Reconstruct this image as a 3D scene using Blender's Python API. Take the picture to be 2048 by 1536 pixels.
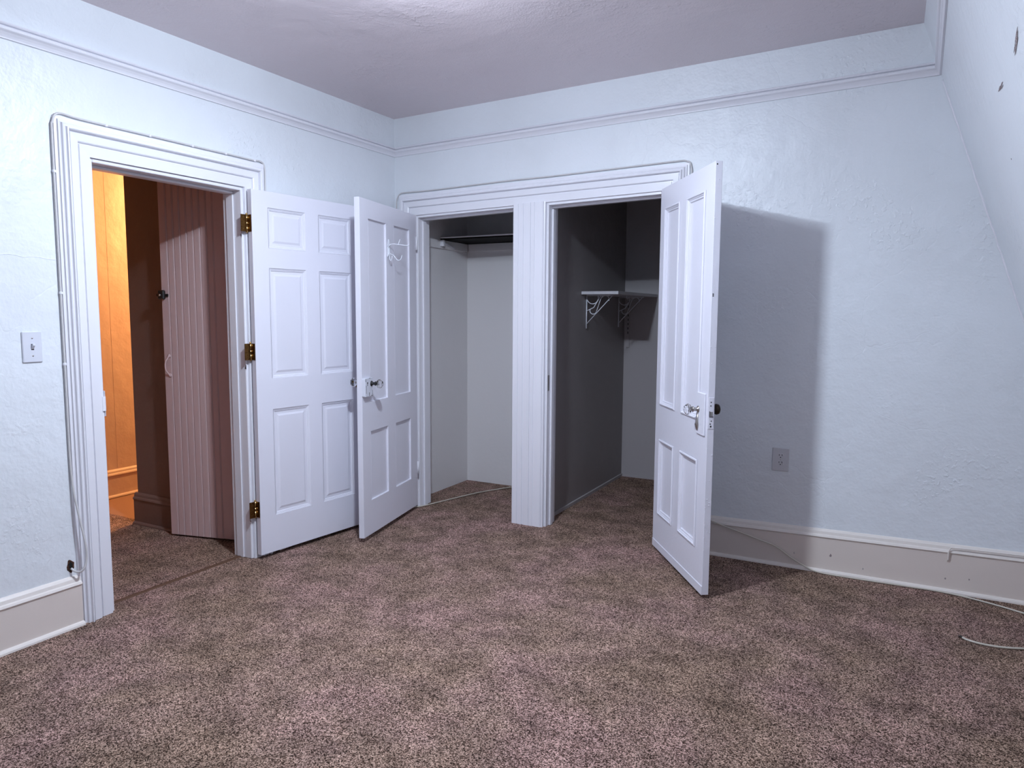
import bpy, math, random
from mathutils import Vector, Matrix
for _o in list(bpy.data.objects):
    bpy.data.objects.remove(_o)
random.seed(7)
S = bpy.context.scene
COL = S.collection

# ------------------------------------------------------------------ camera, light, exposure
cam_d = bpy.data.cameras.new('camera'); cam = bpy.data.objects.new('camera', cam_d); COL.objects.link(cam)
cam.location = (3.1105, -4.1062, 1.3775)
cam.rotation_euler = (1.4720, -0.0058, 0.4887)
cam_d.sensor_fit = 'HORIZONTAL'; cam_d.sensor_width = 36.0
cam_d.lens = 1434.2165 / 2048 * 36.0
cam_d.clip_start = 0.05
S.camera = cam
S.view_settings.view_transform = 'Standard'
S.view_settings.look = 'None'
S.view_settings.gamma = 1.0
S.view_settings.use_curve_mapping = False
S.view_settings.exposure = 0.0
S.cycles.use_denoising = True
S.cycles.max_bounces = 7
S.cycles.diffuse_bounces = 4
S.cycles.glossy_bounces = 3
S.cycles.use_adaptive_sampling = True
S.cycles.adaptive_threshold = 0.05
S.cycles.sample_clamp_indirect = 8.0
W = bpy.data.worlds.new('night'); S.world = W; W.use_nodes = True
W.node_tree.nodes['Background'].inputs['Color'].default_value = (0.5, 0.6, 0.8, 1)
W.node_tree.nodes['Background'].inputs['Strength'].default_value = 0.0

LAMP = (1.575, -2.02, 2.578)          # the bulb of the ceiling lamp, just above the frame
LAMP_COL = (0.73, 0.845, 1.0); LAMP_W = 148.0; DOWN_FILL_W = 42.0; LAMP_R = 0.062
HALL = (-1.42, 0.35, 2.20)           # warm bulb round the corner of the hall
HALL_COL = (1.0, 0.51, 0.18); HALL_W = 310.0

def point_light(name, loc, col, watts, rad):
    d = bpy.data.lights.new(name, 'POINT'); d.color = col; d.energy = watts; d.shadow_soft_size = rad
    o = bpy.data.objects.new(name, d); COL.objects.link(o); o.location = loc
    return o

# ------------------------------------------------------------------ materials
def mat(name, color, rough=0.5, metal=0.0, bumps=(), mottling=None, spec=0.5, coat=0.0):
    """bumps: (scale, strength, distance) noise layers; mottling: (scale, colour2, low, high)"""
    m = bpy.data.materials.new(name); m.use_nodes = True
    nt = m.node_tree; N = nt.nodes; L = nt.links
    b = N['Principled BSDF']
    b.inputs['Base Color'].default_value = (*color, 1)
    b.inputs['Roughness'].default_value = rough
    b.inputs['Metallic'].default_value = metal
    b.inputs['Specular IOR Level'].default_value = spec
    b.inputs['Coat Weight'].default_value = coat
    tc = N.new('ShaderNodeTexCoord')
    prev = None
    for sc_, st, di in bumps:
        n = N.new('ShaderNodeTexNoise'); n.inputs['Scale'].default_value = sc_
        n.inputs['Detail'].default_value = 2.0; n.inputs['Roughness'].default_value = 0.5
        L.new(tc.outputs['Object'], n.inputs['Vector'])
        bp = N.new('ShaderNodeBump'); bp.inputs['Strength'].default_value = st; bp.inputs['Distance'].default_value = di
        L.new(n.outputs['Fac'], bp.inputs['Height'])
        if prev: L.new(prev.outputs['Normal'], bp.inputs['Normal'])
        prev = bp
    if prev: L.new(prev.outputs['Normal'], b.inputs['Normal'])
    if mottling:
        sc_, c2, lo, hi = mottling
        n = N.new('ShaderNodeTexNoise'); n.inputs['Scale'].default_value = sc_; n.inputs['Detail'].default_value = 4.0
        L.new(tc.outputs['Object'], n.inputs['Vector'])
        r = N.new('ShaderNodeValToRGB')
        r.color_ramp.elements[0].position = lo; r.color_ramp.elements[0].color = (*color, 1)
        r.color_ramp.elements[1].position = hi; r.color_ramp.elements[1].color = (*c2, 1)
        L.new(n.outputs['Fac'], r.inputs['Fac']); L.new(r.outputs['Color'], b.inputs['Base Color'])
    return m

def rough_wall(m):
    nt = m.node_tree; N = nt.nodes; L = nt.links; b = N['Principled BSDF']
    prev = b.inputs['Normal'].links[0].from_socket
    tc = [n for n in N if n.type == 'TEX_COORD'][0]
    def noise(s, d=3.0):
        n = N.new('ShaderNodeTexNoise'); n.inputs['Scale'].default_value = s; n.inputs['Detail'].default_value = d
        L.new(tc.outputs['Object'], n.inputs['Vector']); return n
    def rng(src, a, c, d0=0.0, d1=1.0):
        r = N.new('ShaderNodeMapRange'); r.inputs[1].default_value = a; r.inputs[2].default_value = c
        r.inputs[3].default_value = d0; r.inputs[4].default_value = d1; L.new(src, r.inputs[0]); return r
    def mul(a, c):
        q = N.new('ShaderNodeMath'); q.operation = 'MULTIPLY'; L.new(a, q.inputs[0]); L.new(c, q.inputs[1]); return q
    mask = rng(noise(1.9).outputs['Fac'], 0.54, 0.66)
    crust = rng(noise(38, 4.0).outputs['Fac'], 0.52, 0.66)
    h = mul(mask.outputs[0], crust.outputs[0])
    bp = N.new('ShaderNodeBump'); bp.inputs['Strength'].default_value = 0.40; bp.inputs['Distance'].default_value = 0.006
    L.new(h.outputs[0], bp.inputs['Height']); L.new(prev, bp.inputs['Normal'])
    vz = N.new('ShaderNodeTexVoronoi'); vz.feature = 'DISTANCE_TO_EDGE'; vz.inputs['Scale'].default_value = 1.6
    wob = N.new('ShaderNodeVectorMath'); wob.operation = 'MULTIPLY_ADD'; wob.inputs[1].default_value = (0.25, 0.25, 0.25)
    L.new(noise(4.0, 3.0).outputs['Color'], wob.inputs[0]); L.new(tc.outputs['Object'], wob.inputs[2]); L.new(wob.outputs[0], vz.inputs['Vector'])
    crack = rng(vz.outputs['Distance'], 0.0, 0.006, 0.0, 1.0)
    m2 = rng(noise(1.1).outputs['Fac'], 0.50, 0.56)
    inv = N.new('ShaderNodeMath'); inv.operation = 'MAXIMUM'; L.new(crack.outputs[0], inv.inputs[0])
    om = N.new('ShaderNodeMath'); om.operation = 'SUBTRACT'; om.inputs[0].default_value = 1.0; L.new(m2.outputs[0], om.inputs[1]); L.new(om.outputs[0], inv.inputs[1])
    b2 = N.new('ShaderNodeBump'); b2.inputs['Strength'].default_value = 0.22; b2.inputs['Distance'].default_value = 0.003
    L.new(inv.outputs[0], b2.inputs['Height']); L.new(bp.outputs['Normal'], b2.inputs['Normal']); L.new(b2.outputs['Normal'], b.inputs['Normal'])

def emit(name, col, strength):
    m = bpy.data.materials.new(name); m.use_nodes = True; N = m.node_tree.nodes; N.clear()
    e = N.new('ShaderNodeEmission'); o = N.new('ShaderNodeOutputMaterial')
    e.inputs['Color'].default_value = (*col, 1); e.inputs['Strength'].default_value = strength
    m.node_tree.links.new(e.outputs[0], o.inputs[0]); m.cycles.emission_sampling = 'NONE'; return m

M = {}
M['wall'] = mat('wall_paint', (0.815, 0.845, 0.885), 0.40, bumps=((80, 0.30, 0.004), (17, 0.42, 0.010), (3.0, 0.35, 0.03)), mottling=(1.3, (0.775, 0.80, 0.835), 0.40, 0.62))
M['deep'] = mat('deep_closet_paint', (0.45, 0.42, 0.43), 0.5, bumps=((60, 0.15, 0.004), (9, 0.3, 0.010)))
M['deepside'] = mat('deep_closet_side_shade', (0.31, 0.285, 0.285), 0.5, bumps=((60, 0.15, 0.004), (9, 0.3, 0.010)))  # darker than the closet back: falling bounce light is put into the colour
M['hallshade'] = mat('hall_shade_brown', (0.17, 0.105, 0.09), 0.5, bumps=((60, 0.2, 0.004), (6, 0.4, 0.02)))  # hall colour taken dark to cut bounce, so the shade is in it
rough_wall(M['wall'])
M['closet'] = mat('closet_paint', (0.80, 0.775, 0.78), 0.5, bumps=((60, 0.15, 0.004), (9, 0.3, 0.010)))
M['ceiling'] = mat('ceiling_paint', (0.75, 0.655, 0.69), 0.31, bumps=((110, 0.42, 0.004), (14, 0.30, 0.010), (2.2, 0.4, 0.05)), spec=0.9)
rough_wall(M['ceiling'])
M['trim'] = mat('trim_paint', (0.83, 0.82, 0.87), 0.30, bumps=((120, 0.06, 0.002), (14, 0.06, 0.004)))
M['door'] = mat('door_paint', (0.785, 0.775, 0.85), 0.30, bumps=((140, 0.06, 0.002),))
M['doorb'] = mat('old_door_paint', (0.785, 0.775, 0.85), 0.30, bumps=((90, 0.14, 0.003), (22, 0.15, 0.004)))
M['base'] = mat('baseboard_paint', (0.77, 0.68, 0.625), 0.36, bumps=((70, 0.10, 0.002), (9, 0.18, 0.006)))
M['basecap'] = mat('baseboard_cap_paint', (0.84, 0.77, 0.72), 0.36, bumps=((70, 0.10, 0.002),))
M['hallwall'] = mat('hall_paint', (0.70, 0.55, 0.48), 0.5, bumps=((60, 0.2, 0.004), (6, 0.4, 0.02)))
M['halldoor'] = mat('hall_door_paint', (0.66, 0.48, 0.47), 0.38, bumps=((80, 0.1, 0.002),))
M['brass'] = mat('aged_brass', (0.20, 0.105, 0.032), 0.34, 1.0, mottling=(140, (0.10, 0.045, 0.015), 0.42, 0.66))
M['barrel'] = mat('highlight_brass', (0.66, 0.45, 0.19), 0.24, 1.0)  # hinge barrel: its highlight is put into a brighter brass than the leaves
M['bronze'] = mat('dark_bronze', (0.05, 0.04, 0.03), 0.35, 1.0)
M['steel'] = mat('worn_steel', (0.45, 0.42, 0.40), 0.35, 1.0)
M['dark'] = mat('dark_iron', (0.012, 0.011, 0.011), 0.4)
M['black'] = mat('black_gap', (0.004, 0.004, 0.004), 0.8)
M['cable'] = mat('off_white_cable', (0.62, 0.60, 0.60), 0.45)
M['cableg'] = mat('cream_cable', (0.60, 0.55, 0.47), 0.45)
M['plate'] = mat('white_plastic', (0.72, 0.73, 0.80), 0.28)
M['plate2'] = mat('grey_white_plastic', (0.62, 0.61, 0.64), 0.30)
M['wire'] = mat('white_enamelled_wire', (0.80, 0.82, 0.88), 0.25)
M['walnut'] = mat('shaded_dark_wood', (0.005, 0.0045, 0.004), 0.7, spec=0.1)  # dark board taken near black, so the underside's shade is in its colour
M['rust'] = mat('rusty_hole', (0.10, 0.035, 0.015), 0.9, mottling=(120, (0.01, 0.006, 0.005), 0.4, 0.6))
M['scuff'] = mat('bare_plaster_scrape', (0.24, 0.17, 0.17), 0.9, mottling=(200, (0.5, 0.48, 0.5), 0.45, 0.6))
M['strip'] = mat('brown_seam_tape', (0.10, 0.045, 0.022), 0.7)
M['lino'] = mat('hall_floor_covering', (0.30, 0.17, 0.12), 0.55, bumps=((200, 0.2, 0.002),))
M['bulb'] = emit('lit_bulb', (0.86, 0.93, 1.0), 14.0)
M['warmbulb'] = emit('lit_warm_bulb', (1.0, 0.55, 0.2), 14.0)
gl = mat('clear_glass', (1, 1, 1), 0.02); gl.node_tree.nodes['Principled BSDF'].inputs['Transmission Weight'].default_value = 1.0
gl.node_tree.nodes['Principled BSDF'].inputs['IOR'].default_value = 1.5
M['glass'] = gl

def carpet():
    m = bpy.data.materials.new('carpet_pile'); m.use_nodes = True
    nt = m.node_tree; N = nt.nodes; L = nt.links; b = N['Principled BSDF']
    tc = N.new('ShaderNodeTexCoord')
    def noise(sc_, det=2.0, ro=0.5):
        n = N.new('ShaderNodeTexNoise'); n.inputs['Scale'].default_value = sc_
        n.inputs['Detail'].default_value = det; n.inputs['Roughness'].default_value = ro
        L.new(tc.outputs['Object'], n.inputs['Vector']); return n
    def ramp(src, stops):
        r = N.new('ShaderNodeValToRGB'); e = r.color_ramp.elements
        while len(e) < len(stops): e.new(0.5)
        for k, (p, c) in enumerate(stops): e[k].position = p; e[k].color = (*c, 1)
        L.new(src, r.inputs['Fac']); return r
    fine = noise(400, 2.0, 0.65)
    vor = N.new('ShaderNodeTexVoronoi'); vor.inputs['Scale'].default_value = 280.0; vor.inputs['Randomness'].default_value = 1.0
    L.new(tc.outputs['Object'], vor.inputs['Vector'])
    sep = N.new('ShaderNodeSeparateColor'); L.new(vor.outputs['Color'], sep.inputs['Color'])
    mx = N.new('ShaderNodeMath'); mx.operation = 'ADD'
    h1 = N.new('ShaderNodeMath'); h1.operation = 'MULTIPLY'; h1.inputs[1].default_value = 0.40; L.new(sep.outputs[0], h1.inputs[0])
    h2 = N.new('ShaderNodeMath'); h2.operation = 'MULTIPLY'; h2.inputs[1].default_value = 0.60; L.new(fine.outputs['Fac'], h2.inputs[0])
    L.new(h1.outputs[0], mx.inputs[0]); L.new(h2.outputs[0], mx.inputs[1])
    speck = ramp(mx.outputs[0], [(0.33, (0.018, 0.010, 0.006)), (0.44, (0.165, 0.108, 0.082)), (0.56, (0.40, 0.285, 0.228)), (0.70, (0.80, 0.61, 0.50))])
    big = noise(1.7, 4.0, 0.62)
    tint = ramp(big.outputs['Fac'], [(0.38, (0.86, 0.79, 0.73)), (0.5, (0.96, 0.87, 0.86)), (0.62, (1.06, 0.92, 0.99))])
    mid = noise(7, 4.0, 0.65)
    wear = ramp(mid.outputs['Fac'], [(0.33, (0.62, 0.62, 0.62)), (0.62, (1.12, 1.12, 1.12))])
    m1 = N.new('ShaderNodeMix'); m1.data_type = 'RGBA'; m1.blend_type = 'MULTIPLY'; m1.inputs['Factor'].default_value = 1.0
    m2 = N.new('ShaderNodeMix'); m2.data_type = 'RGBA'; m2.blend_type = 'MULTIPLY'; m2.inputs['Factor'].default_value = 1.0
    L.new(speck.outputs['Color'], m1.inputs[6]); L.new(tint.outputs['Color'], m1.inputs[7])
    L.new(m1.outputs[2], m2.inputs[6]); L.new(wear.outputs['Color'], m2.inputs[7])
    L.new(m2.outputs[2], b.inputs['Base Color'])
    b.inputs['Roughness'].default_value = 0.95; b.inputs['Specular IOR Level'].default_value = 0.1
    b1 = N.new('ShaderNodeBump'); b1.inputs['Strength'].default_value = 0.8; b1.inputs['Distance'].default_value = 0.008
    L.new(mx.outputs[0], b1.inputs['Height'])
    b2 = N.new('ShaderNodeBump'); b2.inputs['Strength'].default_value = 0.5; b2.inputs['Distance'].default_value = 0.03
    L.new(mid.outputs['Fac'], b2.inputs['Height']); L.new(b1.outputs['Normal'], b2.inputs['Normal'])
    L.new(b2.outputs['Normal'], b.inputs['Normal'])
    return m
M['carpet'] = carpet()

# ------------------------------------------------------------------ mesh builder
class MB:
    def __init__(s): s.v = []; s.f = []; s.sm = []
    def add(s, vs, fs, smooth=False):
        o = len(s.v); s.v += [tuple(p) for p in vs]
        for f in fs: s.f.append(tuple(o + i for i in f)); s.sm.append(smooth)
        return s
    def box(s, x0, x1, y0, y1, z0, z1):
        return s.hexa([(x0, y0, z0), (x1, y0, z0), (x1, y1, z0), (x0, y1, z0), (x0, y0, z1), (x1, y0, z1), (x1, y1, z1), (x0, y1, z1)])
    def hexa(s, p):
        return s.add(p, [(0, 3, 2, 1), (4, 5, 6, 7), (0, 1, 5, 4), (1, 2, 6, 5), (2, 3, 7, 6), (3, 0, 4, 7)])
    def bbox(s, x0, x1, y0, y1, z0, z1, b):
        """box with every edge chamfered by b"""
        X = (x0, x1); Y = (y0, y1); Z = (z0, z1); vs = []; idx = {}
        for i in (0, 1):
            for j in (0, 1):
                for k in (0, 1):
                    sx, sy, sz = (1, -1)[i] * b, (1, -1)[j] * b, (1, -1)[k] * b
                    for a, p in (('x', (X[i], Y[j] + sy, Z[k] + sz)), ('y', (X[i] + sx, Y[j], Z[k] + sz)), ('z', (X[i] + sx, Y[j] + sy, Z[k]))):
                        idx[(a, i, j, k)] = len(vs); vs.append(p)
        g = lambda a, i, j, k: idx[(a, i, j, k)]
        fs = []
        for i in (0, 1):
            q = [g('x', i, 0, 0), g('x', i, 1, 0), g('x', i, 1, 1), g('x', i, 0, 1)]; fs.append(q if i else q[::-1])
            q = [g('y', 0, i, 0), g('y', 0, i, 1), g('y', 1, i, 1), g('y', 1, i, 0)]; fs.append(q if i else q[::-1])
            q = [g('z', 0, 0, i), g('z', 1, 0, i), g('z', 1, 1, i), g('z', 0, 1, i)]; fs.append(q if i else q[::-1])
        for i in (0, 1):
            for j in (0, 1):
                q = [g('x', i, j, 0), g('x', i, j, 1), g('y', i, j, 1), g('y', i, j, 0)]; fs.append(q if (i == j) else q[::-1])
                q = [g('x', i, 0, j), g('x', i, 1, j), g('z', i, 1, j), g('z', i, 0, j)]; fs.append(q if (i != j) else q[::-1])
                q = [g('y', 0, i, j), g('y', 1, i, j), g('z', 1, i, j), g('z', 0, i, j)]; fs.append(q if (i == j) else q[::-1])
                for k in (0, 1):
                    q = [g('x', i, j, k), g('y', i, j, k), g('z', i, j, k)]; fs.append(q if (i + j + k) % 2 else q[::-1])
        return s.add(vs, fs)
    def slab_xz(s, poly, y0, y1):
        """polygon in (x,z), extruded from y0 to y1"""
        n = len(poly)
        vs = [(x, y0, z) for x, z in poly] + [(x, y1, z) for x, z in poly]
        return s.add(vs, [tuple(range(n)), tuple(range(2 * n - 1, n - 1, -1))] + [(i, i + n, (i + 1) % n + n, (i + 1) % n) for i in range(n)])
    def slab_yz(s, poly, x0, x1):
        n = len(poly)
        vs = [(x0, y, z) for y, z in poly] + [(x1, y, z) for y, z in poly]
        return s.add(vs, [tuple(range(n)), tuple(range(2 * n - 1, n - 1, -1))] + [(i, i + n, (i + 1) % n + n, (i + 1) % n) for i in range(n)])
    def sweep(s, rings, closed=True, smooth=False, caps=True):
        n = len(rings[0]); vs = [p for r in rings for p in r]; fs = []
        for a in range(len(rings) - 1):
            for i in range(n if closed else n - 1):
                j = (i + 1) % n
                fs.append((a * n + i, a * n + j, (a + 1) * n + j, (a + 1) * n + i))
        if caps and closed:
            fs.append(tuple(range(n - 1, -1, -1))); fs.append(tuple((len(rings) - 1) * n + i for i in range(n)))
        return s.add(vs, fs, smooth)
    def tube(s, pts, r, n=8, smooth=True):
        P = [Vector(p) for p in pts]; rings = []; up = Vector((0, 0, 1)); prev = None
        for i, p in enumerate(P):
            t = ((P[i + 1] - p) if i == 0 else (p - P[i - 1]) if i == len(P) - 1 else (P[i + 1] - P[i - 1]))
            if t.length < 1e-9: t = Vector((0, 0, 1))
            t.normalize()
            if prev is None:
                a = up if abs(t.z) < 0.9 else Vector((1, 0, 0)); u = (a - t * a.dot(t)).normalized()
            else:
                u = (prev - t * prev.dot(t)).normalized()
            prev = u; w = t.cross(u)
            rr = r[i] if isinstance(r, (list, tuple)) else r
            rings.append([p + u * (rr * math.cos(2 * math.pi * k / n)) + w * (rr * math.sin(2 * math.pi * k / n)) for k in range(n)])
        return s.sweep(rings, smooth=smooth)
    def lathe(s, prof, o=(0, 0, 0), axis=(0, 0, 1), n=16, smooth=True):
        """prof: (radius, height) along axis from o"""
        a = Vector(axis).normalized(); b = Vector((0, 0, 1)) if abs(a.z) < 0.9 else Vector((1, 0, 0))
        u = (b - a * b.dot(a)).normalized(); w = a.cross(u); o = Vector(o)
        rings = [[o + a * h + u * (max(r, 1e-4) * math.cos(2 * math.pi * k / n)) + w * (max(r, 1e-4) * math.sin(2 * math.pi * k / n)) for k in range(n)] for r, h in prof]
        return s.sweep(rings, smooth=smooth)

def link(name, data, parent=None):
    o = bpy.data.objects.new(name, data); COL.objects.link(o)
    if parent is not None: o.parent = parent
    return o
def obj(name, mb, m, parent=None, merge=False):
    me = bpy.data.meshes.new(name); me.from_pydata(mb.v, [], mb.f)
    me.polygons.foreach_set('use_smooth', mb.sm)
    me.materials.append(M[m] if isinstance(m, str) else m)
    import bmesh
    bm = bmesh.new(); bm.from_mesh(me)
    if merge: bmesh.ops.remove_doubles(bm, verts=bm.verts, dist=1e-5)
    bmesh.ops.recalc_face_normals(bm, faces=bm.faces)
    bm.to_mesh(me); bm.free(); me.update()
    return link(name, me, parent)
def tag(o, label=None, cat=None, group=None, kind=None):
    if label: o['label'] = label
    if cat: o['category'] = cat
    if group: o['group'] = group
    if kind: o['kind'] = kind
    return o
def struct(name, mb, m, label, cat, **k):
    return tag(obj(name, mb, m, **k), label, cat, kind='structure')
def empty(name, loc, rz=0.0):
    o = bpy.data.objects.new(name, None); COL.objects.link(o); o.location = loc; o.rotation_euler = (0, 0, rz); o.empty_display_size = 0.1
    return o
def smooth_path(pts, sub=6):
    """Catmull-Rom through pts"""
    P = [Vector(p) for p in pts]; out = []
    for i in range(len(P) - 1):
        p0 = P[max(i - 1, 0)]; p1 = P[i]; p2 = P[i + 1]; p3 = P[min(i + 2, len(P) - 1)]
        for k in range(sub):
            t = k / sub
            out.append(0.5 * ((2 * p1) + (p2 - p0) * t + (2 * p0 - 5 * p1 + 4 * p2 - p3) * t * t + (3 * p1 - p0 - 3 * p2 + p3) * t ** 3))
    out.append(P[-1]); return out

# ------------------------------------------------------------------ room numbers (metres; x=0 left wall, y=0 back wall)
def zc(x, y=0.0): return 2.697 + 0.0253 * x + 0.0064 * y       # the old ceiling climbs a little to the right
SLX, SLZ, SLK = 3.161, 2.778, 0.341
def xs(z): return SLX + (SLZ - z) * SLK                         # slanted right wall
YF = -5.0
WT = 0.13                                                      # wall thickness
LY0, LY1 = -2.160, -1.334                                      # left doorway
def zl(y): return 2.030 + 0.004 * (y + 2.16)
def zh(x): return 2.032 + 0.0270 * x if x < 1.1 else 2.030 + 0.0245 * x   # closet heads, also out of level
OL0, OL1, OR0, OR1 = 0.185, 0.945, 1.172, 1.905

# floor: one carpet running into the closets
f = MB().box(-0.085, 4.30, YF, 1.80, -0.06, 0.0)
struct('floor', f, 'carpet', 'mottled mauve brown cut pile carpet covering the room and closets', 'floor')
f = MB().box(-2.2, -0.085, -3.4, -1.17, -0.06, 0.0)
struct('floor.001', f, 'carpet', 'darker carpet in the hall beyond the doorway', 'floor')
f = MB().box(-2.2, -0.085, -1.17, 1.8, -0.06, -0.004)
struct('floor.002', f, 'lino', 'smooth orange lit floor at the end of the hall', 'floor')

# ceiling, gently uneven plaster
def plaster(nx, ny):
    vs, fs = [], []
    xr = 3.2
    for j in range(ny + 1):
        for i in range(nx + 1):
            x = -0.01 + (xr + 0.01) * i / nx; y = YF + (0.01 - YF) * j / ny
            edge = min(1.0, min(x + 0.01, xr - x, 0.01 - y, y - YF) / 0.35)
            d = (math.sin(2.3 * x + 1.1 * y) * math.sin(1.7 * y - 0.6 * x) * 0.008 + math.sin(6.1 * x - 2.2 * y + 1.0) * 0.0028 + math.sin(5.0 * y + 2.9 * x) * 0.0025) * max(edge, 0)
            vs.append((x, y, zc(x, y) + d))
    n1 = nx + 1
    for j in range(ny):
        for i in range(nx): fs.append((j * n1 + i, (j + 1) * n1 + i, (j + 1) * n1 + i + 1, j * n1 + i + 1))
    b = MB(); b.add(vs, fs, True); return b
c = plaster(64, 96)
top = [(-0.01, YF, 2.95), (3.2, YF, 2.95), (3.2, 0.01, 2.95), (-0.01, 0.01, 2.95)]
c.add(top, [(0, 1, 2, 3)])
me = bpy.data.meshes.new('ceiling'); me.from_pydata(c.v, [], c.f); me.polygons.foreach_set('use_smooth', c.sm); me.materials.append(M['ceiling']); me.update()
tag(link('ceiling', me), 'mauve grey painted plaster ceiling with faint creases and a bright patch', 'ceiling', kind='structure')

# left wall with the doorway
w = MB()
w.slab_yz([(YF, 0), (LY0, 0), (LY0, zl(LY0)), (LY0, zc(0, LY0)), (YF, zc(0, YF))], -WT, 0)
w.slab_yz([(LY0, zl(LY0)), (LY1, zl(LY1)), (LY1, zc(0, LY1)), (LY0, zc(0, LY0))], -WT, 0)
w.slab_yz([(LY1, 0), (0.0, 0), (0.0, zc(0, 0)), (LY1, zc(0, LY1)), (LY1, zl(LY1))], -WT, 0)
wall_left = struct('wall_left', w, 'wall', 'blue white plastered wall holding the hall doorway and light switch', 'wall', merge=True)
# back wall with the two closet openings
w = MB(); Z = zc
w.slab_xz([(0, 0), (OL0, 0), (OL0, zh(OL0)), (OL0, Z(OL0)), (0, Z(0))], 0, WT)
w.slab_xz([(OL0, zh(OL0)), (OL1, zh(OL1)), (OL1, Z(OL1)), (OL0, Z(OL0))], 0, WT)
w.slab_xz([(OL1, 0), (OR0, 0), (OR0, zh(OR0)), (OR0, Z(OR0)), (OL1, Z(OL1)), (OL1, zh(OL1))], 0, WT)
w.slab_xz([(OR0, zh(OR0)), (OR1, zh(OR1)), (OR1, Z(OR1)), (OR0, Z(OR0))], 0, WT)
w.slab_xz([(OR1, 0), (xs(0) + .02, 0), (xs(2.777) + .02, 2.777), (OR1, Z(OR1)), (OR1, zh(OR1))], 0, WT)
wall_back = struct('wall_back', w, 'wall', 'blue white plastered wall behind the closet doors with rough patches', 'wall', merge=True)
# slanted right wall
w = MB(); w.add([(xs(0), YF, 0), (xs(0), 0, 0), (xs(2.78), 0, 2.78), (xs(2.78), YF, 2.78), (xs(0) + .15, YF, 0), (xs(0) + .15, 0, 0), (xs(2.78) + .15, 0, 2.78), (xs(2.78) + .15, YF, 2.78)],
                [(0, 1, 2, 3), (7, 6, 5, 4), (0, 4, 5, 1), (2, 6, 7, 3), (1, 5, 6, 2), (0, 3, 7, 4)])
wall_right = struct('wall_right', w, 'wall', 'sloping attic wall along the right side with two scrapes', 'wall')
w = MB(); w.slab_xz([(0, 0), (xs(0), 0), (xs(2.77), 2.77), (0, zc(0, YF))], YF - 0.12, YF)
struct('wall_front', w, 'wall', 'plain plastered wall behind the camera', 'wall')

# closets: left is shallow, right is deep
CLX0, CLY, CRX0, CRX1, CRY, CZ = 0.055, 0.87, 1.117, 2.06, 1.645, 2.45
w = MB().box(-0.06, CLX0, WT, CLY + .1, 0, CZ)
struct('wall_closet_left', w, 'closet', 'pale grey left side wall of the shallow closet', 'wall')
w = MB().box(CLX0, 0.995, CLY, CLY + .1, 0, CZ)
struct('wall_closet_back', w, 'closet', 'pale grey back wall of the shallow left closet', 'wall')
w = MB().box(0.995, CRX0, WT, CRY + .1, 0, CZ)
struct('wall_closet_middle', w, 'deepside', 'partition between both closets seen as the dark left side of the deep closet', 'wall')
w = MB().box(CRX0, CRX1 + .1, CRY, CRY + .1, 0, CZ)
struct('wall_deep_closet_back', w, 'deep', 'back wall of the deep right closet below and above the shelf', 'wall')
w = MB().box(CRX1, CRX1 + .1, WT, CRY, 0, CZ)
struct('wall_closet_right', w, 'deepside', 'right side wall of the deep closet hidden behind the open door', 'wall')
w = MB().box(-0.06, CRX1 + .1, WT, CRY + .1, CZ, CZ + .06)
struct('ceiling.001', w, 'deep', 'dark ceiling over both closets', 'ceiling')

# hall beyond the left doorway
HX = -1.95; HC = 2.62; BX, BY = -1.172, -1.212
w = MB().box(HX - .1, HX, -3.4, -0.84, 0, HC)
w.box(HX - .1, HX + .0008, -0.84, 1.8, 0, HC)
struct('wall_hall_far', w, 'hallwall', 'orange lit plaster wall at the far side of the hall', 'wall')
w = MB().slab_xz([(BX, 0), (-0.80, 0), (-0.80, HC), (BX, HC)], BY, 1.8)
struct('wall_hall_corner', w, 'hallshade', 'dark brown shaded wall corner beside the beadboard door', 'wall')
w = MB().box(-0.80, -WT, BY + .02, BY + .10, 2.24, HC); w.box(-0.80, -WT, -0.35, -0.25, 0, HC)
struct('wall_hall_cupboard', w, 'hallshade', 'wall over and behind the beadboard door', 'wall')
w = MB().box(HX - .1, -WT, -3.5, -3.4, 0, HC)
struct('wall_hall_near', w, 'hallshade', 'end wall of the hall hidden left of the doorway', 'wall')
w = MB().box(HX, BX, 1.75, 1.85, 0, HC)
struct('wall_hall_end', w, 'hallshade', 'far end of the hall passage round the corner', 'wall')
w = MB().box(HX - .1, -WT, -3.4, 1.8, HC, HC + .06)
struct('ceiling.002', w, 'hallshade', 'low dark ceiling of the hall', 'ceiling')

# ------------------------------------------------------------------ baseboards
def base_prof(h):
    """(depth, height) body and cap"""
    body = [(0, 0), (0.019, 0), (0.019, h - 0.045), (0, h - 0.045)]
    cap = [(0, h - 0.045), (0.022, h - 0.045), (0.026, h - 0.039), (0.022, h - 0.030), (0.016, h - 0.026), (0.013, h - 0.012), (0.006, h - 0.003), (0, h)]
    shoe = [(0.0, 0), (0.034, 0), (0.033, 0.008), (0.028, 0.015), (0.019, 0.018), (0, 0.018)]
    return body, cap, shoe
def run_base(name, p0, p1, nrm, h, label, m0='base', m1='basecap', h1=None):
    p0, p1, nrm = Vector(p0), Vector(p1), Vector(nrm)
    e = None
    for k, nm in enumerate(('body', 'cap', 'shoe')):
        A = [p0 + nrm * d + Vector((0, 0, z)) for d, z in base_prof(h)[k]]
        B = [p1 + nrm * d + Vector((0, 0, z)) for d, z in base_prof(h1 or h)[k]]
        b = MB().sweep([A, B])
        if k == 0: e = tag(obj(name, b, m0), label, 'baseboard', kind='structure')
        else: obj('cap' if k == 1 else 'shoe_molding', b, m1, e)
    return e
run_base('baseboard_left', (0, YF, 0), (0, -2.300, 0), (1, 0, 0), 0.240, 'tall beige baseboard left of the hall doorway', h1=0.225)
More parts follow.
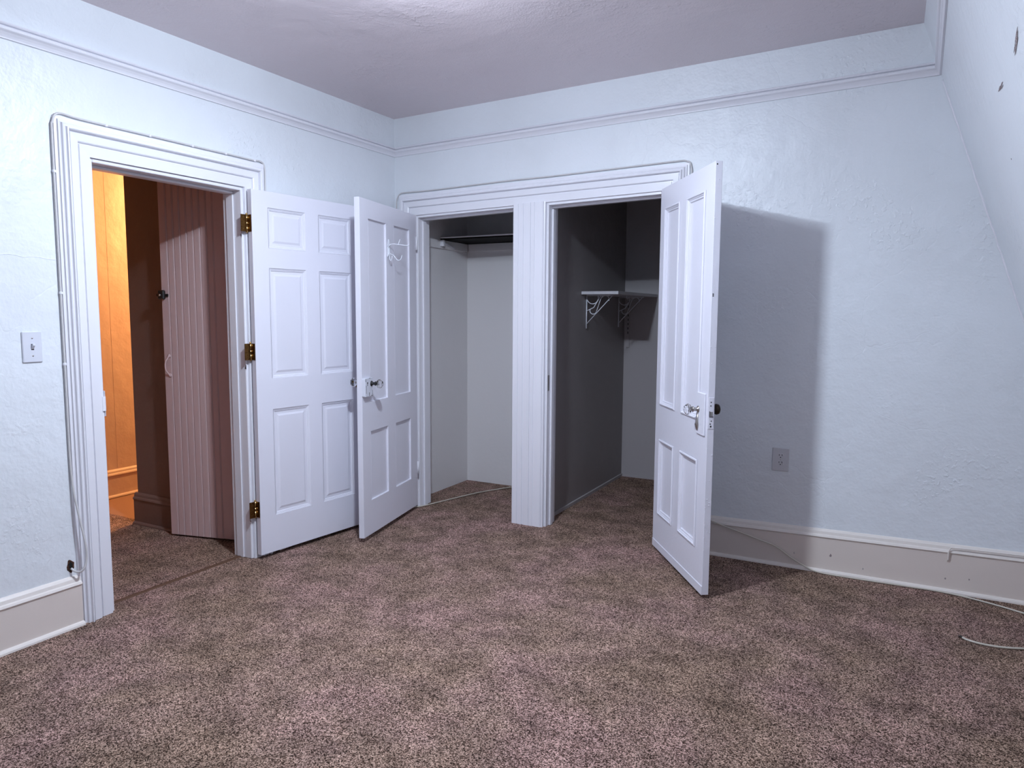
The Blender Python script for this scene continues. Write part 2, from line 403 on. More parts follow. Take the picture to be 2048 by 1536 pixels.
run_base('baseboard_back', (2.085, 0, 0), (xs(0) - .0, 0, 0), (0, -1, 0), 0.222, 'tall beige baseboard under the wall outlet', h1=0.255)
run_base('baseboard_corner', (0, -1.165, 0), (0, -0.03, 0), (1, 0, 0), 0.225, 'baseboard hidden behind the white six panel door')
e = Vector((xs(0), 0, 0))
run_base('baseboard_right', (xs(0.1), YF, 0), (xs(0.1), -0.03, 0), (-1, 0, 0), 0.24, 'baseboard along the foot of the sloping wall')
run_base('baseboard_hall', (HX, -3.3, 0), (HX, 1.7, 0), (1, 0, 0), 0.205, 'orange lit baseboard in the far hall', 'hallwall', 'hallwall')
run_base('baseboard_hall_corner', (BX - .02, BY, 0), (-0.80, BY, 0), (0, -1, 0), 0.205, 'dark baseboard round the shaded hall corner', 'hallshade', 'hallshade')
b = MB().box(CRX0, CRX0 + .012, WT + .03, CRY, 0, 0.022)
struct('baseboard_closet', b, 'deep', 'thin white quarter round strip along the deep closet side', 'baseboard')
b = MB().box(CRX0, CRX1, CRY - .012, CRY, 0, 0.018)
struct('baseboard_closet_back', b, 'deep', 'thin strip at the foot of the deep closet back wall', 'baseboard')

# ------------------------------------------------------------------ picture rail
RP = [(0, 0.0), (0.009, 0.0), (0.010, 0.005), (0.014, 0.013), (0.021, 0.022), (0.029, 0.027), (0.031, 0.030), (0.031, 0.037), (0.029, 0.040), (0.012, 0.041), (0.010, 0.045), (0.011, 0.048), (0.022, 0.049), (0.025, 0.053), (0.023, 0.058), (0.009, 0.059), (0.007, 0.064), (0, 0.067)]
def rail(name, p0, p1, n0, n1, up0, up1, label):
    A = [Vector(p0) + Vector(n0) * d + Vector(up0) * z for d, z in RP]
    B = [Vector(p1) + Vector(n1) * d + Vector(up1) * z for d, z in RP]
    return struct(name, MB().sweep([A, B]), 'trim', label, 'trim')
zr = lambda x, y: 2.441 + 0.0253 * x + 0.0064 * y
up = (0, 0, 1)
rail('trim_1', (0, YF, zr(0, YF)), (0, 0, zr(0, 0)), (1, 0, 0), (1, -1, 0), up, up, 'white picture rail along the left wall over the hall doorway')
rail('trim_2', (0, 0, zr(0, 0)), (xs(2.522), 0, 2.522), (1, -1, 0), (-1, -1, 0), up, up, 'long white picture rail along the back wall over the closets')
sn = Vector((-1, 0, -SLK)).normalized(); su = Vector((-SLK, 0, 1)).normalized()
rail('trim_3', (xs(2.522), 0, 2.522), (xs(2.62) , -1.3, 2.62), (-1, -1, 0), sn, up, su, 'short picture rail running up the sloping wall')

# ------------------------------------------------------------------ door casings
CP = [(0, 0), (0, 0.016), (0.045, 0.018), (0.047, 0.012), (0.051, 0.012), (0.053, 0.022), (0.057, 0.025), (0.087, 0.027), (0.089, 0.020), (0.093, 0.020), (0.095, 0.036), (0.099, 0.040), (0.103, 0.039), (0.105, 0.030), (0.108, 0.028), (0.115, 0.030), (0.118, 0.028), (0.120, 0.020), (0.123, 0.018), (0.130, 0.019), (0.132, 0.011), (0.143, 0.010), (0.145, 0.0)]
def casing_ring(corner, dirx, dirn, outz):
    """profile at a mitre corner: point + dirx*t + up*t*outz + normal*depth"""
    return [Vector(corner) + Vector(dirx) * t + Vector((0, 0, outz * t)) + Vector(dirn) * d for t, d in CP]
def leg(name, foot, head, dirx, dirn, parent, hz=1):
    return obj(name, MB().sweep([casing_ring(foot, dirx, dirn, 0), casing_ring(head, dirx, dirn, hz)]), 'trim', parent)
# hall doorway
t1 = tag(empty('trim_4', (0, (LY0 + LY1) / 2, 0)), 'moulded white casing around the hall doorway', 'door frame', kind='structure')
def rel(o, par):
    o.matrix_parent_inverse = Matrix.Translation(-par.location); return o
yl0, yl1 = LY0 - 0.004, LY1 + 0.004
rel(leg('casing_leg', (0, yl0, 0), (0, yl0, zl(yl0) + .004), (0, -1, 0), (1, 0, 0), t1), t1)
rel(leg('casing_leg', (0, yl1, 0), (0, yl1, zl(yl1) + .004), (0, 1, 0), (1, 0, 0), t1), t1)
b = MB().sweep([casing_ring((0, yl0, zl(yl0) + .004), (0, -1, 0), (1, 0, 0), 1), casing_ring((0, yl1, zl(yl1) + .004), (0, 1, 0), (1, 0, 0), 1)])
rel(obj('casing_head', b, 'trim', t1), t1)
J = 0.012
def bar(name, parent, *a, m='trim', bev=0.003): return rel(obj(name, MB().bbox(*a, bev), m, parent), parent)
bar('jamb', t1, -WT - .004, 0.004, LY1 - J, LY1 + .002, 0, 2.033)
bar('jamb', t1, -WT - .004, 0.004, LY0 - .002, LY0 + J, 0, 2.033)
bar('jamb_head', t1, -WT - .004, 0.004, LY0 + J, LY1 - J, 2.017, 2.035)
bar('door_stop', t1, -0.105, -0.052, LY1 - J - .007, LY1 - J, 0, 2.005)
bar('door_stop', t1, -0.105, -0.052, LY0 + J, LY0 + J + .012, 0, 2.005)
bar('door_stop', t1, -0.105, -0.052, LY0 + J, LY1 - J, 2.004, 2.017)
# strike plate on the left jamb
sp = MB().bbox(-0.034, 0.009, LY0 + J, LY0 + J + .003, 0.905, 1.02, 0.001); sp.box(0.004, 0.011, LY0 + J - .012, LY0 + J + .003, 0.93, 0.995)
rel(obj('strike_plate', sp, 'trim', t1), t1)

# closet openings: one long head over two doorways, fluted post between
t2 = tag(empty('trim_5', (1.06, 0, 0)), 'moulded white casing spanning both closets with a fluted middle post', 'door frame', kind='structure')
dn = (0, -1, 0)
rel(leg('casing_leg', (OL0, 0, 0), (OL0, 0, zh(OL0)), (-1, 0, 0), dn, t2), t2)
rel(leg('casing_leg', (OR1 + .005, 0, 0), (OR1 + .005, 0, zh(OR1)), (1, 0, 0), dn, t2), t2)
b = MB().sweep([casing_ring((OL0, 0, zh(OL0)), (-1, 0, 0), dn, 1), casing_ring((OR1 + .005, 0, zh(OR1)), (1, 0, 0), dn, 1)])
rel(obj('casing_head', b, 'trim', t2), t2)
px = [(0.945, 0), (0.945, 0.024), (0.949, 0.027), (0.981, 0.027), (0.983, 0.023), (0.987, 0.023), (0.989, 0.029), (1.018, 0.030), (1.020, 0.024), (1.025, 0.024), (1.027, 0.028), (1.068, 0.030), (1.070, 0.024), (1.073, 0.024), (1.075, 0.030), (1.096, 0.031), (1.098, 0.026), (1.103, 0.026), (1.105, 0.029), (1.150, 0.028), (1.155, 0.024), (1.157, 0.018), (1.160, 0.018), (1.161, 0.024), (1.168, 0.022), (1.169, 0)]
def post_ring(z0, k=0.0): return [Vector((x, -d, z0 + k * (x - 1.06))) for x, d in px]
rel(obj('casing_post', MB().sweep([post_ring(0.0), post_ring(zh(1.06) + .002, 0.026)]), 'trim', t2), t2)
def jside(x0, x1): return MB().bbox(x0, x1, -0.004, WT + .004, 0, zh(x0) + .002, 0.003)
rel(obj('jamb', jside(OL0 - .002, OL0 + J), 'trim', t2), t2)
rel(obj('jamb', jside(OR0 - .001, OR0 + J), 'trim', t2), t2)
rel(obj('jamb', jside(OL1 - J, OL1 + .001), 'trim', t2), t2)
rel(obj('jamb', jside(OR1 - J, OR1 + .002), 'trim', t2), t2)
def head(x0, x1, y0, y1, dz0, dz1):
    return MB().hexa([(x0, y0, zh(x0) + dz0), (x1, y0, zh(x1) + dz0), (x1, y1, zh(x1) + dz0), (x0, y1, zh(x0) + dz0), (x0, y0, zh(x0) + dz1), (x1, y0, zh(x1) + dz1), (x1, y1, zh(x1) + dz1), (x0, y1, zh(x0) + dz1)])
for a, b_ in ((OL0 + J, OL1 - J), (OR0 + J, OR1 - J)):
    rel(obj('jamb_head', head(a, b_, -0.004, WT + .004, -0.016, 0.001), 'trim', t2), t2)
    rel(obj('door_stop', head(a, b_, 0.042, 0.080, -0.029, -0.016), 'trim', t2), t2)
bar('door_stop', t2, OL0 + J, OL0 + J + .012, 0.042, 0.080, 0, 2.005)
bar('door_stop', t2, OR0 + J, OR0 + J + .012, 0.042, 0.080, 0, 2.025)
# worn strike mortise on the right face of the middle post
rel(obj('strike_plate', MB().bbox(OR0 + J - .001, OR0 + J + .002, 0.004, 0.028, 0.885, 0.985, 0.0008).box(OR0 + J + .001, OR0 + J + .003, 0.010, 0.020, 0.925, 0.955), 'steel', t2), t2)

# brown seam tape between the room carpet and the hall carpet
b = MB().sweep([[(-0.100, LY0 + J, 0), (-0.094, LY0 + J, 0.005), (-0.080, LY0 + J, 0.006), (-0.072, LY0 + J, 0)], [(-0.100, LY1 - J, 0), (-0.094, LY1 - J, 0.005), (-0.080, LY1 - J, 0.006), (-0.072, LY1 - J, 0)]])
tag(obj('carpet_seam_strip', b, 'strip'), 'thin brown seam strip across the carpet in the hall doorway', 'threshold')

# ------------------------------------------------------------------ panelled doors
def door_frame(parent, w, z0, z1, ya, yb, panels, m):
    us = sorted({0.0, w} | {p[0] for p in panels} | {p[1] for p in panels}); vs_ = sorted({z0, z1} | {p[2] for p in panels} | {p[3] for p in panels})
    inside = lambda u, v: any(p[0] < u < p[1] and p[2] < v < p[3] for p in panels)
    solid = {(i, j): not inside((us[i] + us[i + 1]) / 2, (vs_[j] + vs_[j + 1]) / 2) for i in range(len(us) - 1) for j in range(len(vs_) - 1)}
    b = MB()
    for (i, j), s_ in solid.items():
        if not s_: continue
        u0, u1, v0, v1 = us[i], us[i + 1], vs_[j], vs_[j + 1]
        b.add([(u0, ya, v0), (u1, ya, v0), (u1, ya, v1), (u0, ya, v1)], [(0, 1, 2, 3)])
        b.add([(u0, yb, v0), (u1, yb, v0), (u1, yb, v1), (u0, yb, v1)], [(3, 2, 1, 0)])
        for di, dj, q in ((-1, 0, [(u0, v0), (u0, v1)]), (1, 0, [(u1, v0), (u1, v1)]), (0, -1, [(u0, v0), (u1, v0)]), (0, 1, [(u0, v1), (u1, v1)])):
            if not solid.get((i + di, j + dj), False):
                (a, c_), (d, e_) = q
                b.add([(a, ya, c_), (d, ya, e_), (d, yb, e_), (a, yb, c_)], [(0, 1, 2, 3)])
    o = obj('frame', b, m, parent, merge=True)
    bv = o.modifiers.new('soft_edges', 'BEVEL'); bv.width = 0.0022; bv.segments = 2; bv.limit_method = 'ANGLE'; bv.angle_limit = math.radians(60)
    return o
def door_panel(parent, u0, u1, v0, v1, ya, yb, loops, m):
    """loops: (inset, depth below the face); built on both faces"""
    b = MB()
    for face, sg in ((ya, 1 if yb > ya else -1), (yb, -1 if yb > ya else 1)):
        rings = [[(u0 + i, face + sg * d, v0 + i), (u1 - i, face + sg * d, v0 + i), (u1 - i, face + sg * d, v1 - i), (u0 + i, face + sg * d, v1 - i)] for i, d in loops]
        vs = [p for r in rings for p in r]; fs = []
        for a in range(len(rings) - 1):
            for k in range(4):
                l = (k + 1) % 4; fs.append((a * 4 + k, a * 4 + l, (a + 1) * 4 + l, (a + 1) * 4 + k))
        n = (len(rings) - 1) * 4; fs.append((n, n + 1, n + 2, n + 3)); b.add(vs, fs)
    # keep the two skins closed as one solid
    me_o = obj('panel', b, m, parent)
    return me_o
SIX = [(0, 0), (0.003, 0.003), (0.006, 0.003), (0.009, 0.006), (0.012, 0.006), (0.016, 0.0105), (0.029, 0.0100), (0.041, 0.0055)]
FLAT = [(0, 0), (0.001, 0.010), (0.004, 0.0115)]
BOL = [(0, 0), (0.001, -0.005), (0.006, -0.008), (0.010, -0.0075), (0.012, -0.002), (0.016, -0.001), (0.020, 0.003), (0.027, 0.004), (0.029, 0.010), (0.033, 0.0105)]

def hinge(parent, u, y, v, m='barrel'):
    """butt hinge: two leaves, barrel knuckles, pin tips; u,y = pin position in door space"""
    h = tag(obj('hinge', MB().lathe([(0.0074, 0), (0.0074, 0.034)], (u, y, v - 0.045), n=12).lathe([(0.0074, 0.0355), (0.0074, 0.0545)], (u, y, v - 0.045), n=12).lathe([(0.0074, 0.056), (0.0074, 0.090)], (u, y, v - 0.045), n=12)
        .lathe([(0.0030, 0.090), (0.0052, 0.092), (0.0052, 0.096), (0.0015, 0.100)], (u, y, v - 0.045), n=10).lathe([(0.0030, -0.006), (0.0045, -0.004), (0.0045, 0.0)], (u, y, v - 0.045), n=10), m, parent), 'brass butt hinge')
    return h

# --- six panel door swung back against the left wall
dC = tag(empty('door_1', (0.065, -1.331, 0.0), 1.451), 'white six panel door with brass hinges swung open against the left wall', 'door', kind='structure')
z0, z1, wC, tC = 0.024, 2.025, 0.795, 0.035
PC = [(0.102, 0.350, 1.722, 1.937), (0.448, 0.693, 1.722, 1.937), (0.102, 0.350, 1.009, 1.613), (0.448, 0.693, 1.009, 1.613), (0.102, 0.350, 0.234, 0.834), (0.448, 0.693, 0.234, 0.834)]
door_frame(dC, wC, z0, z1, 0, tC, PC, 'door')
for p in PC: door_panel(dC, *p, 0, tC, SIX, 'door')
for v in (1.846, 1.159, 0.283):
    h = hinge(dC, -0.006, tC + 0.002, v)
    lf = MB().bbox(-0.0022, 0.0, 0.004, tC + 0.002, v - 0.045, v + 0.045, 0.0006); obj('door_leaf', lf, 'brass', h)
    q = MB().bbox(-0.045, -0.008, tC - .004, tC - .0005, v - 0.045, v + 0.045, 0.0006)
    for zz in (-0.03, 0.0, 0.03): q.lathe([(0.0035, 0), (0.003, 0.0012), (0.0005, 0.0014)], (-0.028, tC - .004, v + zz), (0, -1, 0), 8)
    obj('jamb_leaf', q, 'brass', h)
kb = MB().lathe([(0.026, 0), (0.026, 0.004), (0.012, 0.008), (0.010, 0.030), (0.024, 0.040), (0.027, 0.050), (0.020, 0.060), (0.002, 0.063)], (0.735, 0, 0.93), (0, -1, 0), 20)
obj('door_knob', kb, 'brass', dC)

# --- shallow closet door: four flat panels, rim lock, glass knobs, wire coat hook
def glass_knob(parent, u, y, v, sg, label=None, metal='steel'):
    k = obj('door_knob', MB().lathe([(0.010, 0), (0.025, 0.014), (0.027, 0.024), (0.026, 0.030), (0.019, 0.038), (0.016, 0.039), (0.001, 0.036)], (u, y + sg * 0.030, v), (0, sg, 0), 8, smooth=False), 'glass', parent)
    if label: k['label'] = label
    obj('shank', MB().lathe([(0.017, 0), (0.016, 0.003), (0.009, 0.006), (0.0085, 0.020), (0.014, 0.027), (0.012, 0.031), (0.006, 0.033), (0.005, 0.046), (0.001, 0.047)], (u, y, v), (0, sg, 0), 14), metal, k)
    return k
dA = tag(empty('door_2', (0.211, -0.05, 0.0), -1.360), 'narrow white four panel closet door with rim lock and wire coat hook', 'door', kind='structure')
wA, tA = 0.800, 0.034
PA = [(0.116, 0.345, 0.842, 1.922), (0.462, 0.700, 0.842, 1.922), (0.103, 0.335, 0.239, 0.661), (0.450, 0.690, 0.239, 0.661)]
PA = [(0.110, 0.345, 0.842, 1.922), (0.458, 0.695, 0.842, 1.922), (0.110, 0.345, 0.239, 0.661), (0.458, 0.695, 0.239, 0.661)]
door_frame(dA, wA, 0.029, 2.033, 0, -tA, PA, 'door')
for p in PA: door_panel(dA, *p, 0, -tA, FLAT, 'door')
lk = MB().bbox(0.705, 0.797, 0.0, 0.021, 0.880, 0.990, 0.002); lk.box(0.797, 0.801, 0.001, 0.019, 0.885, 0.985)
lock = tag(obj('rim_lock', lk, 'plate', dA), 'chipped white painted rim lock case')
obj('keyhole', MB().lathe([(0.0055, 0), (0.0055, 0.0015), (0.001, 0.0016)], (0.770, 0.0205, 0.962), (0, 1, 0), 12).bbox(0.7675, 0.7725, 0.020, 0.0216, 0.945, 0.96, 0.0004), 'black', lock)
ch = MB()
for (a, b_, c_, d) in ((0.784, 0.788, 0.900, 0.948), (0.745, 0.751, 0.884, 0.905), (0.710, 0.722, 0.882, 0.886), (0.790, 0.795, 0.97, 0.987), (0.730, 0.752, 0.9875, 0.9895), (0.706, 0.709, 0.888, 0.915)):
    ch.bbox(a, b_, 0.0205, 0.0213, c_, d, 0.0003)
obj('chipped_paint', ch, 'dark', lock)
kA = glass_knob(dA, 0.720, 0.021, 0.955, 1, 'faceted clear glass knob on the lock side', 'dark')
kA2 = glass_knob(dA, 0.735, -tA, 0.960, -1, 'clear glass knob on the far side', 'steel')
for v in (1.80, 0.25):
    obj('hinge', MB().lathe([(0.006, 0), (0.006, 0.09)], (-0.004, 0.004, v), n=12).bbox(-0.002, 0.0, -0.03, 0.004, v, v + .09, 0.0005), 'trim', dA)
# coat hook: screwed plate of bent wire with a long arm and two J hooks
hu, hv = 0.428, 1.765
hk = tag(obj('coat_hook', MB().bbox(hu - 0.014, hu + 0.014, 0, 0.003, hv - 0.045, hv + 0.030, 0.001)
    .tube(smooth_path([(hu - .014, 0.004, hv + .02), (hu, 0.004, hv + 0.062), (hu + .014, 0.004, hv + .02)], 5), 0.0028), 'wire', dA), 'bent white wire coat hook')
wires = [[(hu + .008, 0.004, hv - .04), (hu + .008, 0.006, hv + .018), (hu + .004, 0.030, hv + 0.034), (hu, 0.070, hv + 0.030), (hu - .004, 0.125, hv + 0.024), (hu - .006, 0.137, hv + 0.029)],
         [(hu, 0.068, hv + 0.030), (hu - .002, 0.072, hv + 0.045), (hu - .002, 0.079, hv + 0.062)],
         [(hu - .006, 0.004, hv + .02), (hu - .006, 0.006, hv - .020), (hu - .012, 0.030, hv - 0.034), (hu - .016, 0.052, hv - 0.062), (hu - .018, 0.074, hv - 0.060), (hu - .020, 0.083, hv - 0.034)],
         [(hu + .006, 0.004, hv + .02), (hu + .006, 0.006, hv - .022), (hu + .012, 0.014, hv - 0.032), (hu + .020, 0.020, hv - 0.062), (hu + .024, 0.032, hv - 0.066), (hu + .024, 0.038, hv - 0.040)]]
for w_ in wires: obj('wire_arm', MB().tube(smooth_path(w_, 6), 0.0026), 'wire', hk)
sc_ = MB()
for zz in (-0.034, 0.014): sc_.lathe([(0.0045, 0), (0.0045, 0.0012), (0.002, 0.0022), (0.0004, 0.0023)], (hu, 0.003, hv + zz), (0, 1, 0), 10)
obj('screw', sc_, 'dark', hk)

# --- deep closet door: four bolection moulded panels, mortise lock
dB = tag(empty('door_3', (1.911, -0.060, 0.0), -0.967), 'tall white four panel closet door standing wide open beside its shadow', 'door', kind='structure')
wB, tB = 0.774, 0.034
PB = [(0.080, 0.325, 0.860, 1.963), (0.425, 0.672, 0.860, 1.963), (0.080, 0.310, 0.226, 0.665), (0.412, 0.655, 0.226, 0.665)]
PB = [(0.078, 0.320, 0.860, 1.963), (0.420, 0.668, 0.860, 1.963), (0.078, 0.320, 0.226, 0.665), (0.420, 0.668, 0.226, 0.665)]
door_frame(dB, wB, 0.018, 2.077, 0, tB, PB, 'doorb')
for p in PB: door_panel(dB, *p, 0, tB, BOL, 'doorb')
obj('lock_patch', MB().bbox(0.648, 0.752, -0.0085, 0.001, 0.795, 1.000, 0.003), 'doorb', dB)
obj('bottom_rail_strip', MB().bbox(0.002, wB + .001, -0.004, 0.002, 0.018, 0.062, 0.0015), 'doorb', dB)
kB = glass_knob(dB, 0.676, -0.0085, 0.917, -1, 'faceted clear glass knob facing the closet', 'steel')
tag(obj('door_knob', MB().lathe([(0.024, 0), (0.024, 0.004), (0.010, 0.007), (0.009, 0.024), (0.022, 0.030), (0.027, 0.042), (0.024, 0.054), (0.012, 0.060), (0.001, 0.061)], (0.690, tB, 0.917), (0, 1, 0), 20), 'bronze', dB), 'dark metal knob on the wall side')
es = obj('escutcheon', MB().tube([(0.676, -0.0088, 0.90), (0.676, -0.0105, 0.865), (0.676, -0.012, 0.84), (0.676, -0.012, 0.812)], [0.005, 0.007, 0.011, 0.002], 10), 'steel', dB)
obj('keyhole', MB().lathe([(0.004, 0), (0.004, 0.002), (0.001, 0.0022)], (0.676, -0.020, 0.842), (0, -1, 0), 10), 'black', es)
fp = MB().bbox(wB - .001, wB + .002, 0.004, 0.030, 0.835, 0.985, 0.0008)
fpo = obj('lock_faceplate', fp, 'doorb', dB)
obj('latch', MB().hexa([(wB, 0.010, 0.895), (wB + .010, 0.012, 0.897), (wB + .003, 0.024, 0.897), (wB, 0.026, 0.895), (wB, 0.010, 0.918), (wB + .010, 0.012, 0.916), (wB + .003, 0.024, 0.916), (wB, 0.026, 0.918)]), 'steel', fpo)
ho = MB()
for v in (0.962, 0.945, 0.872, 0.858): ho.lathe([(0.0030, 0), (0.0026, 0.0008), (0.0004, 0.001)], (wB + .002, 0.017 + random.uniform(-.004, .004), v), (1, 0, 0), 8)
ho.bbox(wB + .0015, wB + .0025, 0.008, 0.028, 0.890, 0.894, 0.0003); ho.bbox(wB + .0015, wB + .0025, 0.007, 0.0095, 0.894, 0.920, 0.0003)
ho.bbox(wB + .0015, wB + .0025, 0.013, 0.020, 0.842, 0.850, 0.0003)
obj('screw_holes', ho, 'black', fpo)
nk = MB()
for v in (2.062, 1.47, 1.462):
    nk.lathe([(0.0035, 0), (0.003, 0.0008), (0.0004, 0.001)], (wB, 0.008, v), (1, 0, 0), 8)
obj('nail_hole', nk, 'black', dB)
# drips and dents in the thick paint of the leading edge
dr = MB()
for k in range(46):
    v = random.uniform(0.08, 0.80) if k < 34 else random.uniform(1.0, 2.0)
    r = random.uniform(0.0012, 0.003); y = random.choice((0.003, 0.004, 0.012, 0.02, 0.028)) + random.uniform(-.002, .002)
    dr.lathe([(r, -0.001), (r * .9, r * .35), (r * .45, r * .7), (0.0002, r * .8)], (wB, y, v), (1, 0, 0), 7)
pd = obj('paint_drips', dr, 'doorb', dB); pd['kind'] = 'stuff'
for v in (1.78, 0.22):
    obj('hinge', MB().lathe([(0.006, 0), (0.006, 0.09)], (-0.005, tB + .004, v), n=12).bbox(-0.002, 0.0, 0.004, tB, v, v + .09, 0.0005), 'doorb', dB)

# --- beadboard door in the hall
dH = tag(empty('door_4', (-0.758, -1.286, 0.0), math.atan2(0.105, 0.45)), 'shaded pinkish beadboard door with a black latch in the hall', 'door', kind='structure')
bw = 0.0455; u = 0.0; first = 0.0565; us = [0.0, first]
while us[-1] < 0.374: us.append(us[-1] + bw)
for i in range(len(us) - 1):
    a, b_ = us[i], us[i + 1]
    pr = [(a + 0.0005, 0.026), (a + 0.0005, 0.006), (a + 0.003, 0.001), (a + 0.0045, 0.000), (b_ - 0.0090, 0.000), (b_ - 0.0075, 0.004), (b_ - 0.0060, 0.001), (b_ - 0.0040, -0.0012), (b_ - 0.0020, 0.001), (b_ - 0.0005, 0.006), (b_ - 0.0005, 0.026)]
    obj('board', MB().sweep([[(x, y, 0.012) for x, y in pr], [(x, y, 2.21) for x, y in pr]]), 'halldoor', dH)
obj('board', MB().bbox(us[-1] + .0005, 0.610, 0.0, 0.026, 0.012, 2.21, 0.002), 'halldoor', dH)
la = tag(obj('latch', MB().bbox(-0.010, 0.034, -0.022, 0.0, 1.445, 1.500, 0.006).bbox(0.034, 0.056, -0.010, -0.004, 1.462, 1.478, 0.002).bbox(-0.026, -0.010, -0.012, -0.005, 1.464, 1.478, 0.002), 'dark', dH), 'black iron rim latch')
obj('latch_knob', MB().lathe([(0.006, 0), (0.008, 0.006), (0.004, 0.011), (0.0005, 0.012)], (0.012, -0.022, 1.470), (0, -1, 0), 12), 'steel', la)
hd = obj('pull_handle', MB().tube(smooth_path([(0.040, -0.002, 1.120), (0.036, -0.008, 1.100), (0.030, -0.021, 1.076), (0.028, -0.024, 1.050), (0.030, -0.021, 1.022), (0.037, -0.008, 1.000), (0.042, -0.002, 0.985)], 6), 0.0042), 'halldoor', dH)
obj('handle_rosette', MB().lathe([(0.013, 0), (0.010, 0.004), (0.001, 0.005)], (0.039, 0.0, 1.108), (0, -1, 0), 10).lathe([(0.013, 0), (0.010, 0.004), (0.001, 0.005)], (0.041, 0.0, 0.992), (0, -1, 0), 10), 'halldoor', hd)

# ------------------------------------------------------------------ closet fittings
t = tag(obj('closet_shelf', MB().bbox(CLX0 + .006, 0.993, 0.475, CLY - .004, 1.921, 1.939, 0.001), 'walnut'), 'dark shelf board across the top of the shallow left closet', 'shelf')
obj('edge_strip', MB().bbox(CLX0 + .006, 0.993, 0.467, 0.4755, 1.9305, 1.9395, 0.0008), 'closet', t)
tag(obj('shelf_cleat', MB().bbox(CLX0, CLX0 + .016, WT + .012, CLY - .02, 1.858, 1.920, 0.002), 'closet'), 'white cleat board on the left closet side wall under the dark shelf', 'cleat')
tag(obj('shelf_cleat', MB().bbox(CLX0 + .02, 0.993, CLY - .016, CLY, 1.862, 1.920, 0.002), 'closet'), 'pale cleat board along the left closet back wall under the dark shelf', 'cleat')
sk = tag(obj('rod_socket', MB().bbox(CLX0 + .016, CLX0 + .046, 0.455, 0.478, 1.872, 1.918, 0.002), 'trim'), 'small white rod bracket on the left closet cleat', 'bracket')
obj('brace', MB().hexa([(CLX0 + .018, 0.478, 1.896), (CLX0 + .030, 0.478, 1.896), (CLX0 + .030, 0.64, 1.864), (CLX0 + .018, 0.64, 1.864), (CLX0 + .018, 0.478, 1.908), (CLX0 + .030, 0.478, 1.908), (CLX0 + .030, 0.64, 1.876), (CLX0 + .018, 0.64, 1.876)]), 'trim', sk)

SHX = 1.397; SHY = 0.695
sh = tag(obj('corner_shelf', MB().bbox(CRX0 + .002, SHX, SHY, CRY - .002, 1.512, 1.534, 0.0015), 'plate2'), 'white board shelf on wire brackets in the deep right closet', 'shelf')
obj('screw_hook', MB().tube(smooth_path([(SHX - .06, 1.05, 1.512), (SHX - .06, 1.05, 1.495), (SHX - .055, 1.05, 1.487), (SHX - .045, 1.05, 1.494)], 5), 0.0025), 'wire', sh)
def bracket(y, label):
    X = CRX0; k = tag(empty('shelf_bracket', (X, y, 1.27)), label, 'bracket', 'scrolled wire brackets under the closet shelf')
    def W_(nm, pts, r=0.0032):
        return obj(nm, MB().tube([(p[0], 0, p[1] - 1.27) for p in pts], r), 'wire', k)
    W_('upright', [(0.006, 1.268), (0.006, 1.509)], 0.0045)
    W_('top_arm', [(0.006, 1.507), (0.215, 1.507)], 0.0045)
    W_('diagonal', [(0.006, 1.300), (0.205, 1.507)])
    W_('inner_strut', [(0.006, 1.395), (0.062, 1.420), (0.115, 1.507)])
    arc = lambda cx, cz, r, a0, a1: [(cx + r * math.cos(math.radians(a0 + (a1 - a0) * i / 14)), cz + r * math.sin(math.radians(a0 + (a1 - a0) * i / 14))) for i in range(15)]
    W_('scroll', arc(0.052, 1.490, 0.044, 200, 380))
    W_('scroll', arc(0.058, 1.398, 0.026, 150, 330))
    W_('scroll', arc(0.150, 1.478, 0.028, -20, 150))
    W_('strut', [(0.078, 1.377), (0.110, 1.470), (0.127, 1.507)])
    return k
bracket(0.790, 'white scrolled wire bracket under the front end of the closet shelf')
bracket(1.480, 'shadowed wire bracket under the rear end of the closet shelf')
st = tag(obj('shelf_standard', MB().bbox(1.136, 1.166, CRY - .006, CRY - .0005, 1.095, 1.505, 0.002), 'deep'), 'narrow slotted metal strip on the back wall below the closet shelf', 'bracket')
sl = MB()
for k in range(8): sl.bbox(1.148, 1.154, CRY - .0068, CRY - .0055, 1.21 + k * 0.036, 1.228 + k * 0.036, 0.0003)
obj('slots', sl, 'black', st)

# ------------------------------------------------------------------ switch and outlet
sw = tag(empty('light_switch', (0, -2.4385, 1.2275), 0), 'white toggle light switch on the wall left of the hall doorway', 'light switch')
def plate_box(w, h, t): return MB().bbox(0, t, -w / 2, w / 2, -h / 2, h / 2, 0.003)
obj('cover_plate', plate_box(0.077, 0.127, 0.007), 'plate', sw)
tg = obj('toggle', MB().hexa([(0.006, -0.005, -0.010), (0.006, 0.005, -0.010), (0.008, 0.005, 0.008), (0.008, -0.005, 0.008), (0.020, -0.004, 0.006), (0.020, 0.004, 0.006), (0.018, 0.004, 0.014), (0.018, -0.004, 0.014)]), 'plate', sw)
obj('toggle_slot', MB().bbox(0.0065, 0.0074, -0.0055, 0.0055, -0.0125, 0.0125, 0.0002), 'dark', tg)
for zz in (-0.036, 0.036):
    obj('screw', MB().lathe([(0.0035, 0), (0.003, 0.0012), (0.0003, 0.0014)], (0.007, 0, zz), (1, 0, 0), 12), 'steel', sw)
ou = tag(empty('wall_outlet', (2.5985, 0, 0.588), -math.pi / 2), 'grey white duplex wall outlet in the shadow of the open door', 'outlet')
obj('cover_plate', plate_box(0.088, 0.127, 0.007), 'plate2', ou)
